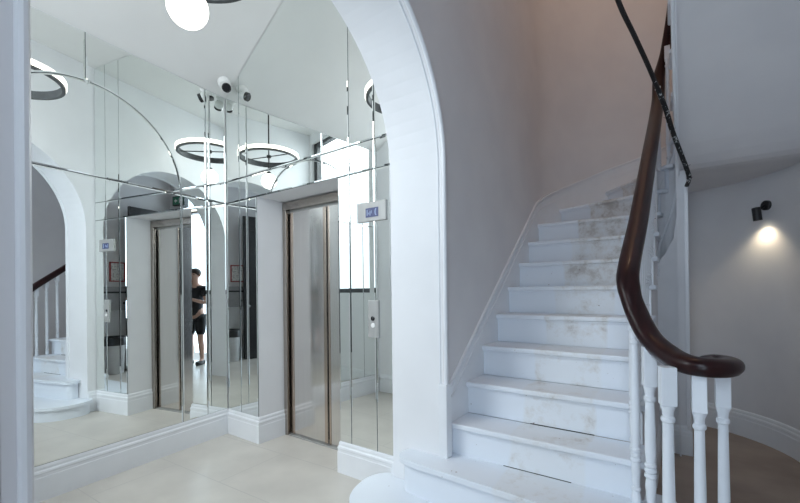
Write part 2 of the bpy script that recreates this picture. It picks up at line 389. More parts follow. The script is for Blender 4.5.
# plinth block at the foot of the arch, on the second step
bm = BM(); box(bm, (XH - 0.03, YF - 0.012, 0.33), (XH + 0.026, YF + 0.05, 0.775)); struct('trim_3', bm, M['trim'], bevel=0.004)

# ------------------------------------------------------------------ mirrors
def mirror(name, pts2, to3, nrm, label, group=None, gap=0.003, bev=0.009, rise=0.0013):
    """bevelled plate: pts2 is the outline in wall coordinates, to3 maps it to the wall"""
    bm = BM(); n = len(pts2)
    vs = [bm.verts.new(to3(*p)) for p in pts2]; f = bm.faces.new(vs)
    f.normal_update()
    if f.normal.dot(nrm) < 0: f.normal_flip()
    bmesh.ops.inset_region(bm, faces=[f], thickness=gap, depth=0.0, use_even_offset=True, use_boundary=True)
    rim = [g for g in bm.faces if g is not f]
    for g in rim: g.material_index = 1
    bmesh.ops.translate(bm, verts=list({v for v in f.verts}), vec=nrm * 0.004)
    bmesh.ops.inset_region(bm, faces=[f], thickness=bev, depth=rise, use_even_offset=True, use_boundary=True)
    big = [g for g in bm.faces if len(g.verts) > 4]
    for g in big: g.normal_update()
    bmesh.ops.triangulate(bm, faces=big)
    me = bpy.data.meshes.new(name); bm.to_mesh(me); bm.free()
    me.materials.append(M['mirror']); me.materials.append(M['mirror_edge'])
    o = bpy.data.objects.new(name, me); COL.objects.link(o)
    return tag(o, label, 'mirror', group)

def lift3(x, z): return Vector((x, -0.002, z))
NL = Vector((0, -1, 0))
def topz(x): return min(3.16 + 0.6435 * x, 3.9) - 0.004
JX = [0.004, 0.2225, 1.575, 1.81, 2.004]
J1, J2 = 2.155, 2.358
def rect(x0, x1, z0, z1): return [(x0, z0), (x1, z0), (x1, z1), (x0, z1)]
mirror('mirror_panel', rect(JX[0], JX[1], SK, J1), lift3, NL, 'tall narrow mirror plate against the room corner, left of the lift')
mirror('mirror_panel', rect(JX[1], NX0, SK, J1), lift3, NL, 'tall narrow mirror plate next to the white reveal on the left of the lift')
mirror('mirror_panel', rect(NX1, JX[2], SK, J1), lift3, NL, 'slim mirror plate touching the right edge of the lift opening')
mirror('mirror_panel', rect(JX[2], JX[3], SK, J1), lift3, NL, 'tall mirror plate between lift and arch, behind the left half of the blue display')
mirror('mirror_panel', rect(JX[3], JX[4], SK, J1), lift3, NL, 'tall mirror plate right beside the white arch jamb, below the bright band')
mirror('mirror_panel', rect(JX[0], JX[1], J1, J2), lift3, NL, 'small near-square mirror plate at the room corner, in the band above the lift top')
mirror('mirror_panel', rect(JX[1], JX[2], J1, J2), lift3, NL, 'long low mirror plate directly over the lift doors')
mirror('mirror_panel', rect(JX[2], JX[3], J1, J2), lift3, NL, 'small mirror plate in the low band, just right of the lift opening')
mirror('mirror_panel', rect(JX[3], JX[4], J1, J2), lift3, NL, 'small mirror plate in the low band, touching the arch')
mirror('mirror_panel', [(JX[0], J2), (JX[1], J2), (JX[1], topz(JX[1])), (JX[0], topz(JX[0]))], lift3, NL, 'tall sloping-topped mirror plate under the security camera corner')
mirror('mirror_panel', [(JX[1], J2), (JX[2], J2), (JX[2], 3.896), (1.144, 3.896), (JX[1], topz(JX[1]))], lift3, NL, 'large high mirror plate with slanted top showing the ceiling above the lift')
mirror('mirror_panel', rect(JX[2], JX[3], J2, 3.896), lift3, NL, 'tall upper mirror plate left of the arch, showing half a ring lamp')
mirror('mirror_panel', rect(JX[3], JX[4], J2, 3.896), lift3, NL, 'upper mirror plate half hidden by the curve of the arch')
def left3(t, z): return LD * t + LN * 0.002 + Vector((0, 0, z))
TC, ZC, RC = 1.105, J1, 0.658
def arcpts(a0, a1, r=RC, n=28): return [(TC + r * math.cos(a0 + (a1 - a0) * k / n), ZC + r * math.sin(a0 + (a1 - a0) * k / n)) for k in range(n + 1)]
TT = 3.156
mirror('mirror_panel', rect(0.012, 0.215, SK, J1), left3, LN, 'slim tall mirror plate on the left wall, next to the corner')
mirror('mirror_panel', rect(0.215, TC - RC, SK, J1), left3, LN, 'tall mirror plate on the left wall, second from the corner, below the bright band')
mirror('mirror_panel', rect(TC - RC, TC + RC, SK, J1), left3, LN, 'widest mirror plate on the left wall, showing the arch and the lift reflected')
mirror('mirror_panel', rect(TC + RC, 1.995, SK, J1), left3, LN, 'tall mirror plate on the left wall, hidden behind the near arch jamb')
mirror('mirror_panel', rect(0.012, 0.215, J1, TT), left3, LN, 'upper slim mirror plate on the left wall, next to the corner')
mirror('mirror_panel', arcpts(0, PI), left3, LN, 'half-round mirror plate on the left wall, under the curved joint')
mirror('mirror_panel', [(0.215, J1), (0.215, TT), (1.13, TT), (1.13, ZC + RC * math.sin(math.acos((1.13 - TC) / RC)))] + arcpts(math.acos((1.13 - TC) / RC), PI), left3, LN, 'mirror spandrel plate above the curved joint, on its corner side')
mirror('mirror_panel', [(1.13, TT), (1.995, TT), (1.995, J1)] + arcpts(0, math.acos((1.13 - TC) / RC)), left3, LN, 'mirror spandrel plate above the curved joint, on its near side at top left')

# ------------------------------------------------------------------ lift
lift = empty('elevator', 'stainless steel two-leaf lift set back in the mirrored wall', 'elevator')
bm = BM()
for x0, x1 in ((NX0 + 0.006, NX0 + 0.055), (NX1 - 0.055, NX1 - 0.006)):
    box(bm, (x0, 0.262, 0.0), (x1, 0.345, 2.075))
box(bm, (NX0 + 0.006, 0.262, 2.075), (NX1 - 0.006, 0.345, 2.145))
link('frame', bm, M['steel_frame'], lift, bevel=0.003)
bm = BM(); box(bm, (NX0 + 0.056, 0.31, 2.05), (NX1 - 0.056, 0.40, 2.074)); link('header', bm, M['plate'], lift)
XG = 1.03
for x0, x1 in ((NX0 + 0.074, XG - 0.010), (XG + 0.010, NX1 - 0.074)):
    bm = BM(); box(bm, (x0, 0.300, 0.012), (x1, 0.335, 2.055))
    d = link('door_panel', bm, M['steel'], lift, bevel=0.004)
    for ex, s in ((x0, 1), (x1, -1)):
        if s == 1 and x0 > XG: w_ = 0.02
        elif s == -1 and x0 > XG: continue
        else: w_ = 0.035
        bm = BM(); box(bm, (ex + s * 0.001, 0.2965, 0.014), (ex + s * w_, 0.3005, 2.053)); link('edge_strip', bm, M['strip'], d, bevel=0.001)
bm = BM(); box(bm, (NX0 + 0.02, 0.395, 0.0), (NX1 - 0.02, 0.42, 2.13)); link('shaft_backing', bm, M['darkgap'], lift)
bm = BM(); box(bm, (NX0 + 0.056, 0.27, 0.0), (NX1 - 0.056, 0.39, 0.008)); link('threshold', bm, M['plate'], lift)

# lift floor display and call plate on the mirror right of the lift
dsp = empty('floor_display', 'small steel plate with a blue lit screen, fixed on the mirror right of the lift', 'display')
bm = BM(); box(bm, (1.660, -0.02, 1.796), (1.912, -0.006, 1.930)); link('plate', bm, M['plate'], dsp, bevel=0.003)
bm = BM(); box(bm, (1.740, -0.0225, 1.824), (1.850, -0.0195, 1.887)); sc_ = link('screen', bm, M['screen'], dsp)
bm = BM()
for i, (px, pz, w_, h_) in enumerate([(1.752, 1.836, 0.006, 0.04), (1.765, 1.844, 0.005, 0.012), (1.777, 1.836, 0.006, 0.028), (1.789, 1.849, 0.005, 0.02)]):
    box(bm, (px, -0.024, pz), (px + w_, -0.0225, pz + h_))
link('digit', bm, M['digit'], dsp)
bm = BM(); pts = [(1.832 - 0.012 * math.cos(a), 1.8555 + 0.024 * math.sin(a)) for a in [(-PI / 2 + PI * k / 10) for k in range(11)]]
prism(bm, [(x, -0.0225, z) for x, z in pts] + [(x + 0.004 + 0.0035 * 0, -0.0225, z) for x, z in [(1.832 - 0.007 * math.cos(a), 1.8555 + 0.019 * math.sin(a)) for a in [(PI / 2 - PI * k / 10) for k in range(11)]]], (0, -0.0015, 0))
link('arrow', bm, M['digit'], dsp)
cp = empty('lift_call_plate', 'upright steel call plate with two round buttons on the mirror by the arch', 'lift button plate')
bm = BM(); box(bm, (1.748, -0.018, 1.003), (1.838, -0.006, 1.257)); link('plate', bm, M['plate'], cp, bevel=0.003)
R_y = rot_to((0, -1, 0))
bm = BM(); lathe(bm, [(0.016, 0), (0.016, 0.004), (0.012, 0.006), (0, 0.006)], (1.792, -0.018, 1.133), R_y, 20); tag(link('key_switch', bm, M['lens'], cp, smooth=True), 'black round key switch')
bm = BM(); lathe(bm, [(0.017, 0), (0.017, 0.004), (0.013, 0.007), (0, 0.007)], (1.793, -0.018, 1.086), R_y, 20); tag(link('button', bm, M['whiteplastic'], cp, smooth=True), 'pale round push button')

# ------------------------------------------------------------------ ring pendant
PX, PY = 1.38, -1.04
pd = empty('ring_pendant', 'black ring pendant lamp with glowing rim and a white globe below, near the ceiling', 'ceiling lamp')
ZR, RR = 3.18, 0.395
bm = BM(); lathe(bm, [(RR - 0.03, -0.035), (RR - 0.004, -0.035), (RR - 0.004, 0.035), (RR - 0.03, 0.035), (RR - 0.03, -0.035)], (PX, PY, ZR), None, 72); link('ring', bm, M['dark'], pd, smooth=True)
bm = BM(); lathe(bm, [(RR - 0.003, -0.014), (RR + 0.006, -0.012), (RR + 0.006, 0.032), (RR - 0.003, 0.035), (RR - 0.003, -0.014)], (PX, PY, ZR), None, 72); link('light_strip', bm, M['ringglow'], pd, smooth=True)
for k in range(2):
    a = 0.5 + PI / 2 * k * 0 + PI * k
    bm = BM(); cyl(bm, (PX, PY, ZR), (PX + (RR - 0.02) * math.cos(a), PY + (RR - 0.02) * math.sin(a), ZR), 0.007, seg=8); link('spoke', bm, M['black'], pd, smooth=True)
bm = BM(); lathe(bm, [(0.0, -0.02), (0.03, -0.015), (0.03, 0.015), (0, 0.02)], (PX, PY, ZR), None, 20); link('hub', bm, M['black'], pd, smooth=True)
bm = BM(); cyl(bm, (PX, PY, 2.97), (PX, PY, 3.88), 0.009, seg=10); link('rod', bm, M['black'], pd, smooth=True)
bm = BM(); lathe(bm, [(0.06, 3.875), (0.06, 3.90), (0.0, 3.90)], (PX, PY, 0), None, 24); link('ceiling_rose', bm, M['black'], pd, smooth=True)
bm = BM(); sphere(bm, (PX, PY, 2.842), 0.102, 28); link('globe', bm, M['glow'], pd, smooth=True)
bm = BM(); lathe(bm, [(0.03, 2.936), (0.03, 2.965), (0.0, 2.965)], (PX, PY, 0), None, 16); link('globe_cap', bm, M['black'], pd, smooth=True)

# ------------------------------------------------------------------ security camera in the corner
cam_ = empty('security_camera', 'white turret security camera with black lens under the ceiling in the mirror corner', 'security camera')
nrm = Vector((0.5405, 0.059, -0.8393)).normalized()      # out of the sloped ceiling
cc = Vector((0.180, -0.095, 3.165))
base = cc - nrm * 0.083
bm = BM(); lathe(bm, [(0.054, 0.0), (0.054, 0.034), (0.046, 0.046), (0, 0.046)], base, rot_to(nrm), 28); link('base', bm, M['whiteplastic'], cam_, smooth=True)
bm = BM(); sphere(bm, cc, 0.044, 24); bl = link('ball', bm, M['whiteplastic'], cam_, smooth=True)
look = (Vector((2.6, -1.6, 1.9)) - cc).normalized()
bm = BM(); lathe(bm, [(0.040, 0.018), (0.040, 0.044), (0.033, 0.050), (0.031, 0.046), (0, 0.046)], cc, rot_to(look), 24); link('lens', bm, M['lens'], bl, smooth=True)

# ------------------------------------------------------------------ staircase
st = empty('staircase', 'white painted winding staircase with worn treads, turned balusters and dark handrail', 'staircase')
NY = {2: -0.031, 3: 0.19, 4: 0.437, 5: 0.695, 6: 0.938, 7: 1.197, 8: 1.455}
TH, NO = 0.032, 0.028
# nosing lines: (outer xy, inner xy)
NY = {n: y + 0.024 for n, y in NY.items()}
line = {n: ((XH + 0.002, y), (XI, y)) for n, y in NY.items()}
line[9] = ((XH + 0.002, 1.77), (XI, 1.78))
line[10] = ((2.478, 2.225), (3.355, 1.87))
line[11] = ((2.862, 2.625), (3.405, 1.90))
line[12] = ((3.47, 2.73), (3.455, 1.88))
line[13] = ((4.05, 2.385), (3.48, 1.70))
for k, n in enumerate(range(14, 25)): line[n] = ((XR - 0.002, 1.62 - 0.25 * k - (0 if k else -0.06)), (XJ, 1.40 - 0.235 * k))
def onwall(p, q):
    """points along the outer wall between two outer nosing points"""
    a0 = math.atan2(p[1] - CY, p[0] - CX); a1 = math.atan2(q[1] - CY, q[0] - CX)
    if p[1] <= CY and q[1] <= CY: return []
    if p[1] < CY: a0 = PI if p[0] < CX else 0
    if q[1] < CY: a1 = 0 if q[0] > CX else PI
    return [(CX + (RO - 0.002) * math.cos(a0 + (a1 - a0) * k / 6), CY + (RO - 0.002) * math.sin(a0 + (a1 - a0) * k / 6)) for k in range(0 if p[1] < CY else 1, 7 if q[1] < CY else 6)]
def shift(l, d):
    """move a nosing line forward (towards the lower step)"""
    (a, b) = Vector(l[0]), Vector(l[1]); t = (b - a).normalized(); nn = Vector((t.y, -t.x))
    return a + nn * d, b + nn * d
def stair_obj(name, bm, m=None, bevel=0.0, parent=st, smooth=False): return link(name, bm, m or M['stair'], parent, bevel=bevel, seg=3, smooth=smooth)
def over(n):  # inner overhang past the string
    return 0.028
def tread_poly(n):
    f = shift(line[n], NO); b = line[n + 1]
    if n <= 12 : pass
    A, B = f; C_, D_ = Vector(b[1]), Vector(b[0])
    ext = 0.03
    dB = (B - A).normalized() * ext; dC = (C_ - D_).normalized() * ext
    pts = [A, B + dB, C_ + dC, D_] + [Vector(p) for p in reversed(onwall(line[n][0], line[n + 1][0]))]
    return pts
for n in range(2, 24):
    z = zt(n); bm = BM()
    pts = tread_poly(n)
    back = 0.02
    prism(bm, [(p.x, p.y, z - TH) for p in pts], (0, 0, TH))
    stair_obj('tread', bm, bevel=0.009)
for n in range(2, 25):
    a, b = Vector(line[n][0]), Vector(line[n][1]); t = (b - a).normalized(); nn = Vector((t.y, -t.x))
    bm = BM()
    z0 = zt(n - 1) - (0.0 if n > 2 else 0.02); z1 = zt(n) - TH + 0.001
    q = [a, b, b - nn * 0.02, a - nn * 0.02]
    prism(bm, [(p.x, p.y, z0) for p in q], (0, 0, z1 - z0)); stair_obj('riser', bm)
    bm = BM(); q = [a, b, b + nn * 0.012, a + nn * 0.012]   # scotia under the nosing
    prism(bm, [(p.x, p.y, z1 - 0.012) for p in q], (0, 0, 0.012)); stair_obj('scotia', bm)
for n, x0, x1 in ((2, 2.70, 3.05), (3, 2.78, 3.12)):
    bm = BM(); y = NY[n]; box(bm, (x0, y - 0.003, zt(n - 1) - 0.002), (x1, y + 0.002, zt(n - 1) + 0.0028)); tag(stair_obj('gap', bm, M['darkgap']), 'dark gap at the foot of a riser')
# two shaped bottom steps that sweep out through the arch
def curve2(pts, n=6): return [(p.x, p.y) for p in smoothpath([(a, b, 0) for a, b in pts], n)]
c1 = curve2([(XH - 0.30 + 0.06, YF + 0.0), (2.128, -0.135), (2.128, -0.185), (2.165, -0.23), (2.26, -0.252), (2.45, -0.262), (2.9, -0.283), (3.25, -0.30), (3.40, -0.285), (3.475, -0.21), (3.495, -0.08), (3.485, 0.06), (3.44, 0.10), (3.36, 0.105)])
c1 = [(x, y) for x, y in c1] + [(3.36, 0.0), (XH + 0.004, 0.0), (XH + 0.004, YF - 0.002)]
def shrink(poly, d):
    """inset of an open front outline"""
    out_ = []
    n = len(poly)
    for i, p in enumerate(poly):
        a = Vector(poly[i - 1]); b = Vector(poly[(i + 1) % n]); t = (b - a); t.normalize(); nn = Vector((-t.y, t.x))
        out_.append((p[0] + nn.x * d, p[1] + nn.y * d))
    return out_
T1F = [p for p in c1[:-3]]
bm = BM(); prism(bm, [(x, y, zt(1) - TH) for x, y in c1], (0, 0, TH)); stair_obj('tread', bm, bevel=0.009)
def riser_curve(front, d, z0, z1, nm='riser', th=0.02):
    bm = BM(); f = []
    for i, p in enumerate(front):
        a = Vector(front[max(i - 1, 0)]); b = Vector(front[min(i + 1, len(front) - 1)]); t = (b - a).normalized(); nn = Vector((-t.y, t.x))
        f.append((Vector(p) + nn * d, Vector(p) + nn * (d + th)))
    for (a, a2), (b, b2) in zip(f, f[1:]):
        v = [bm.verts.new((q.x, q.y, z)) for z in (z0, z1) for q in (a, b, b2, a2)]
        for ff in ((0, 1, 5, 4), (2, 3, 7, 6), (4, 5, 6, 7), (0, 3, 2, 1)): bm.faces.new([v[i] for i in ff])
    return stair_obj(nm, bm, smooth=True)
riser_curve(T1F, NO, zt(0), zt(1) - TH + 0.001)
c0_ = curve2([(2.02, -0.060), (1.96, -0.072), (1.905, -0.13), (1.885, -0.23), (1.915, -0.37), (1.99, -0.48), (2.14, -0.56), (2.4, -0.60), (2.9, -0.64), (3.3, -0.68), (3.55, -0.70), (3.70, -0.63), (3.765, -0.50), (3.74, -0.34), (3.64, -0.24), (3.52, -0.20), (3.46, -0.1), (3.45, 0.08)])
T0F = list(c0_)
c0p = c0_ + [(3.36, 0.08), (3.36, -0.05), (XH + 0.004, -0.05), (XH + 0.004, YF - 0.002), (2.03, YF - 0.005), (2.03, -0.060)]
bm = BM(); prism(bm, [(x, y, zt(0) - TH) for x, y in c0p], (0, 0, TH)); stair_obj('tread', bm, bevel=0.009)
riser_curve(T0F, NO, 0.0, zt(0) - TH + 0.001)

# wall string: skirting following the pitch on the left wall and round the back
def pitch(y): return 0.537 + (y + 0.031) * 0.2007 / 0.255
pts = [(XH, y, pitch(y) + 0.235) for y in (-0.045, 0.4, 0.9, 1.4, 1.70)]
arcn = []
za = zt(9) + 0.23
for k in range(0, 29):
    a = PI - PI * 0.93 * k / 28
    # height follows the winders: nosing angles 180,152,118,80,38 deg
    deg = math.degrees(a); xs = [180, 150, 120, 81, 39, 0]; zs = [zt(9), zt(10), zt(11), zt(12), zt(13), zt(14)]
    for (d0, d1, q0, q1) in zip(xs, xs[1:], zs, zs[1:]):
        if d1 <= deg <= d0: zz = q0 + (q1 - q0) * (d0 - deg) / (d0 - d1)
    zz += 0.235
    arcn.append((CX + RO * math.cos(a), CY + RO * math.sin(a), zz))
top = pts + arcn
def ribbon(bm, top, depth, th, inward):
    f = []
    for i, p in enumerate(top):
        a = Vector(top[max(i - 1, 0)]); b = Vector(top[min(i + 1, len(top) - 1)]); t = Vector((b.x - a.x, b.y - a.y)).normalized(); nn = Vector((t.y, -t.x)) * inward
        f.append((Vector(p), Vector((p[0] + nn.x * th, p[1] + nn.y * th, p[2]))))
    for (a, a2), (b, b2) in zip(f, f[1:]):
        dz = Vector((0, 0, -depth))
        v = [bm.verts.new(q) for q in (a, b, b2, a2, a + dz, b + dz, b2 + dz, a2 + dz)]
        for ff in ((0, 1, 2, 3), (3, 2, 6, 7), (4, 7, 6, 5)): bm.faces.new([v[i] for i in ff])
    for (e, e2) in (f[0], f[-1]):
        dz = Vector((0, 0, -depth)); bm.faces.new([bm.verts.new(q) for q in (e, e2, e2 + dz, e + dz)])
bm = BM(); ribbon(bm, top, 0.42, 0.007, 1); ws = stair_obj('wall_string', bm, M['trim'], smooth=True)
bm = BM(); ribbon(bm, [(x, y, z + 0.004) for x, y, z in top], 0.016, 0.020, 1); ribbon(bm, [(x, y, z - 0.03) for x, y, z in top], 0.012, 0.015, 1); stair_obj('string_moulding', bm, M['trim'], parent=ws, smooth=True)
bm = BM(); ribbon(bm, [(x, y, z - 0.095) for x, y, z in top], 0.010, 0.013, 1); stair_obj('string_moulding', bm, M['trim'], parent=ws, smooth=True)

# outer string of the first flight (stepped) and the spandrel panel beneath it
bm = BM()
poly = [(-0.02, 0.0), (-0.02, zt(1) - 0.03)]
ys = [NY[n] for n in range(2, 9)] + [1.78]
for i, n in enumerate(range(2, 10)):
    poly += [(ys[i] + 0.004, zt(n - 1) - 0.03), (ys[i] + 0.004, zt(n) - 0.03)]
poly += [(1.84, zt(9) - 0.03), (1.84, 0.0)]
poly = [(y, z) for y, z in poly]
prism(bm, [(XI - 0.02, y, z) for y, z in poly], (0.022, 0, 0)); stair_obj('outer_string', bm, M['spandrel'])
# wreathed string round the well end, rising into the second flight
bm = BM(); wx = []
inn = [line[n][1] for n in range(9, 14)]
wp = [(XI + 0.002, 1.60, zt(8) + 0.14)] + [(XI + 0.002, 1.76, zt(9)), (3.352, 1.872, zt(10)), (3.41, 1.912, zt(11)), (3.462, 1.872, zt(12)), (XJ - 0.002, 1.70, zt(13))] + [(XJ - 0.002, line[n][1][1], zt(n)) for n in range(14, 25)]
sp = smoothpath(wp, 6)
tops = [(p.x, p.y, p.z - 0.02) for p in sp]
ribbon(bm, tops, 0.46, 0.02, -1); stair_obj('well_string', bm, M['spandrel'], smooth=True)
bm = BM(); sp2 = [p for p in sp if p.y > 1.68 and p.z < 2.9]
ribbon(bm, [(p.x + (0.004 if p.x < 3.40 else -0.004), p.y - 0.004, 2.3) for p in sp2], 2.3, 0.012, -1); stair_obj('well_end', bm, M['spandrel'], smooth=True)
# bead along the lower edge of the well string
bm = BM(); sweep(bm, [(x, y, z - 0.46) for x, y, z in tops], circle_sect(0.011, 0.011, 8)); stair_obj('string_bead', bm, M['trim'], smooth=True)
# plaster soffit: level under the turn, then sloping up under the second flight
bm = BM(); ZF = 2.25
arc_ = [(CX + (RO + 0.01) * math.cos(a), CY + (RO + 0.01) * math.sin(a)) for a in [PI * 0.45 * k / 20 for k in range(21)]]
prism(bm, [(XR + 0.01, 1.86, ZF), ] + [(x, y, ZF) for x, y in arc_ if y > 1.86] + [(3.51, 2.70, ZF), (3.51, 1.86, ZF)], (0, 0, 0.04))
prof_ = [(1.86, ZF), (1.80, ZF + 0.006), (1.74, ZF + 0.028), (1.66, ZF + 0.075), (1.56, ZF + 0.145)]
prof_ += [(-1.12, ZF + 0.145 + 0.803 * 2.68)]
for (y0, z0), (y1, z1) in zip(prof_, prof_[1:]):
    prism(bm, [(XJ - 0.004, y0, z0), (XR + 0.01, y0, z0), (XR + 0.01, y1, z1), (XJ - 0.004, y1, z1)], (0, 0, 0.04))
stair_obj('soffit', bm, M['wall'], smooth=True)

# spandrel wall that closes the space under the turn (structure)
bm = BM()
fx = [(XI - 0.01, 0), (3.54, 0), (3.54, 2.25), (XJ + 0.008, 2.25), (3.479, 1.94), (3.451, 1.72), (3.396, 1.60), (3.354, 1.54), (XI - 0.01, 1.52)]
prism(bm, [(x, 1.76, z) for x, z in fx], (0, 0.03, 0))
prism(bm, [(3.54, 1.79, 0), (3.54, 2.70, 0), (3.54, 2.70, 2.25), (3.54, 1.79, 2.2)], (-0.03, 0, 0))
struct('wall_cupboard', bm, M['spandrel'])
bm = BM(); box(bm, (3.522, 1.748, 0.0), (3.548, 1.775, 2.12)); struct('trim_4', bm, M['trim'], bevel=0.004)
skirting('baseboard_cupboard', [(XI, 1.0), (XI, 1.76), (3.54, 1.76), (3.54, 2.6)], side=1)

# handrail: volute, easing, straight run, wreath and second flight
zv = 1.036
rail_pts = [(3.605, -0.255, 1.036), (3.588, -0.225, 1.036), (3.612, -0.190, 1.036), (3.645, -0.215, 1.036), (3.652, -0.270, 1.036), (3.625, -0.325, 1.036), (3.575, -0.350, 1.038), (3.525, -0.332, 1.042), (3.475, -0.272, 1.058), (3.402, -0.176, 1.113), (3.342, -0.10, 1.230), (3.314, -0.062, 1.335), (3.310, 0.03, 1.43), (3.322, 0.35, 1.67), (3.328, 0.7, 1.935), (3.334, 1.1, 2.24), (3.340, 1.5, 2.54), (3.346, 1.75, 2.75), (3.355, 1.90, 2.93), (3.36, 1.99, 3.16), (3.41, 2.01, 3.38), (3.46, 1.96, 3.62), (3.49, 1.82, 3.85), (3.50, 1.55, 4.08), (3.50, 1.2, 4.36), (3.50, 0.8, 4.68), (3.5, 0.2, 5.15)]
hp = smoothpath(rail_pts, 6)
sec = [(-0.048, 0.002), (-0.043, 0.020), (-0.027, 0.033), (0, 0.038), (0.027, 0.033), (0.043, 0.020), (0.048, 0.002), (0.044, -0.015), (0.033, -0.024), (0.029, -0.036), (-0.029, -0.036), (-0.033, -0.024), (-0.044, -0.015)]
bm = BM(); scl = [min(1.0, 0.72 + 0.006 * i) for i in range(len(hp))]
sweep(bm, hp, sec, scale=scl)
hr = stair_obj('handrail', bm, M['mahogany'], smooth=True)
ss = hr.modifiers.new('sub', 'SUBSURF'); ss.levels = 1; ss.render_levels = 1
for md in list(hr.modifiers):
    if md.type == 'EDGE_SPLIT': hr.modifiers.remove(md)
bm = BM(); lathe(bm, [(0.0, -0.028), (0.05, -0.027), (0.058, 0.0), (0.045, 0.022), (0.012, 0.027), (0, 0.022)], (3.612, -0.262, zv), None, 28); stair_obj('volute_cap', bm, M['mahogany'], parent=hr, smooth=True)

def rail_z(x, y):
    b = min(hp[24:], key=lambda p: (p.x - x) ** 2 + (p.y - y) ** 2)
    return b.z
def baluster(x, y, zb, ztop, rot=0.6, k=1.0, block=0.135, kb=1.0):
    """turned baluster: foot bulb, ring cluster, tapering shaft, neck rings and a square block under the rail"""
    H = ztop - zb
    bm = BM(); zr = zb + 0.24
    prof = [(0.014, 0), (0.019, 0.006), (0.021, 0.03), (0.018, 0.05), (0.014, 0.062), (0.021, 0.068), (0.021, 0.076), (0.014, 0.082), (0.017, 0.12), (0.020, 0.16), (0.0165, 0.19),
            (0.0225, 0.197), (0.0225, 0.207), (0.016, 0.212), (0.022, 0.219), (0.022, 0.229), (0.016, 0.234), (0.0215, 0.241), (0.0215, 0.25), (0.0165, 0.256),
            (0.0205, 0.30), (0.0195, 0.40), (0.0165, H - block - 0.065), (0.022, H - block - 0.058), (0.022, H - block - 0.047), (0.0165, H - block - 0.04), (0.018, H - block - 0.022), (0.0235, H - block - 0.006), (0.0235, H - block)]
    lathe(bm, [(r * k, z) for r, z in prof], (x, y, zb), None, 16)
    b = stair_obj('baluster', bm, M['baluster'], smooth=True)
    bm = BM(); s = 0.0235 * k * kb
    c, s_ = math.cos(rot), math.sin(rot)
    q = [(x + c * a * s - s_ * d * s, y + s_ * a * s + c * d * s) for a, d in ((-1, -1), (1, -1), (1, 1), (-1, 1))]
    prism(bm, [(a, d, zb + H - block) for a, d in q], (0, 0, block)); stair_obj('baluster_block', bm, M['baluster'], parent=b, bevel=0.002)
zb0 = zt(0)
for (x, y, r) in ((3.633, -0.196, 0.06), (3.559, -0.323, 0.04)): baluster(x, y, zb0, zv - 0.02, r, 0.95, 0.145, 1.0)
baluster(3.466, -0.36, zb0, zv - 0.005, 0.3, 1.04, 0.14)
baluster(3.40, -0.20, zt(1), rail_z(3.38, -0.22) - 0.02, 0.3, 1.0, 0.16)
baluster(3.335, -0.055, zt(1), rail_z(3.325, -0.08) - 0.03, 0.1, 0.95, 0.12)
for n in range(2, 9):
    y0 = NY[n]; y1 = NY[n + 1] if n < 8 else 1.75
    for f_ in (0.22, 0.72):
        y = y0 + (y1 - y0) * f_; baluster(3.318, y, zt(n), rail_z(3.31, y) - 0.02, 0.0, 0.85, 0.11)
for n, (x, y), (rx, ry) in ((9, (3.325, 1.82), (3.305, 1.84)), (10, (3.352, 1.915), (3.34, 1.95)), (11, (3.42, 1.945), (3.41, 2.0)), (12, (3.475, 1.88), (3.48, 1.9)), (13, (3.502, 1.60), (3.5, 1.6))):
    baluster(x, y, zt(n), rail_z(rx, ry) - 0.02, 0.0, 0.85, 0.11)
for n in range(14, 19):
    for f_ in (0.25, 0.72):
        y = line[n][1][1] * (1 - f_) + line[n + 1][1][1] * f_; baluster(3.502, y, zt(n), rail_z(3.5, y) - 0.02, 0.0, 0.85, 0.11)

# ------------------------------------------------------------------ loose black cable in front of the handrail
cb = empty('hanging_cable', 'loose black paint-flecked cable crossing the handrail, ending ragged beside the sloped soffit', 'cable')
cp_ = smoothpath([(2.86, -0.98, 4.5), (2.93, -0.62, 4.05), (3.05, -0.15, 3.58), (3.168, 0.271, 3.203), (3.224, 0.496, 2.986), (3.288, 0.726, 2.865), (3.351, 0.955, 2.743), (3.422, 1.191, 2.568), (3.458, 1.339, 2.448), (3.510, 1.49, 2.30), (3.537, 1.58, 2.228), (3.556, 1.634, 2.153), (3.540, 1.62, 2.092)], 8)
cut = 52
bm = BM(); sweep(bm, cp_[:cut + 1], circle_sect(0.0145, 0.0125, 8)); link('sheath', bm, M['cable_clean'], cb, smooth=True)
bm = BM(); sweep(bm, cp_[cut:], circle_sect(0.0165, 0.0125, 8)); link('worn_end', bm, M['cable'], cb, smooth=True)
for k in range(9):
    bm = BM(); p = cp_[56 + k * 4]; d = Vector((random.uniform(-1, 1), random.uniform(-0.5, 0.5), random.uniform(-0.3, 0.6))).normalized() * random.uniform(0.02, 0.04)
    cyl(bm, p, p + d, 0.0022, 0.001, 6); link('strand', bm, M['cable_clean'], cb)

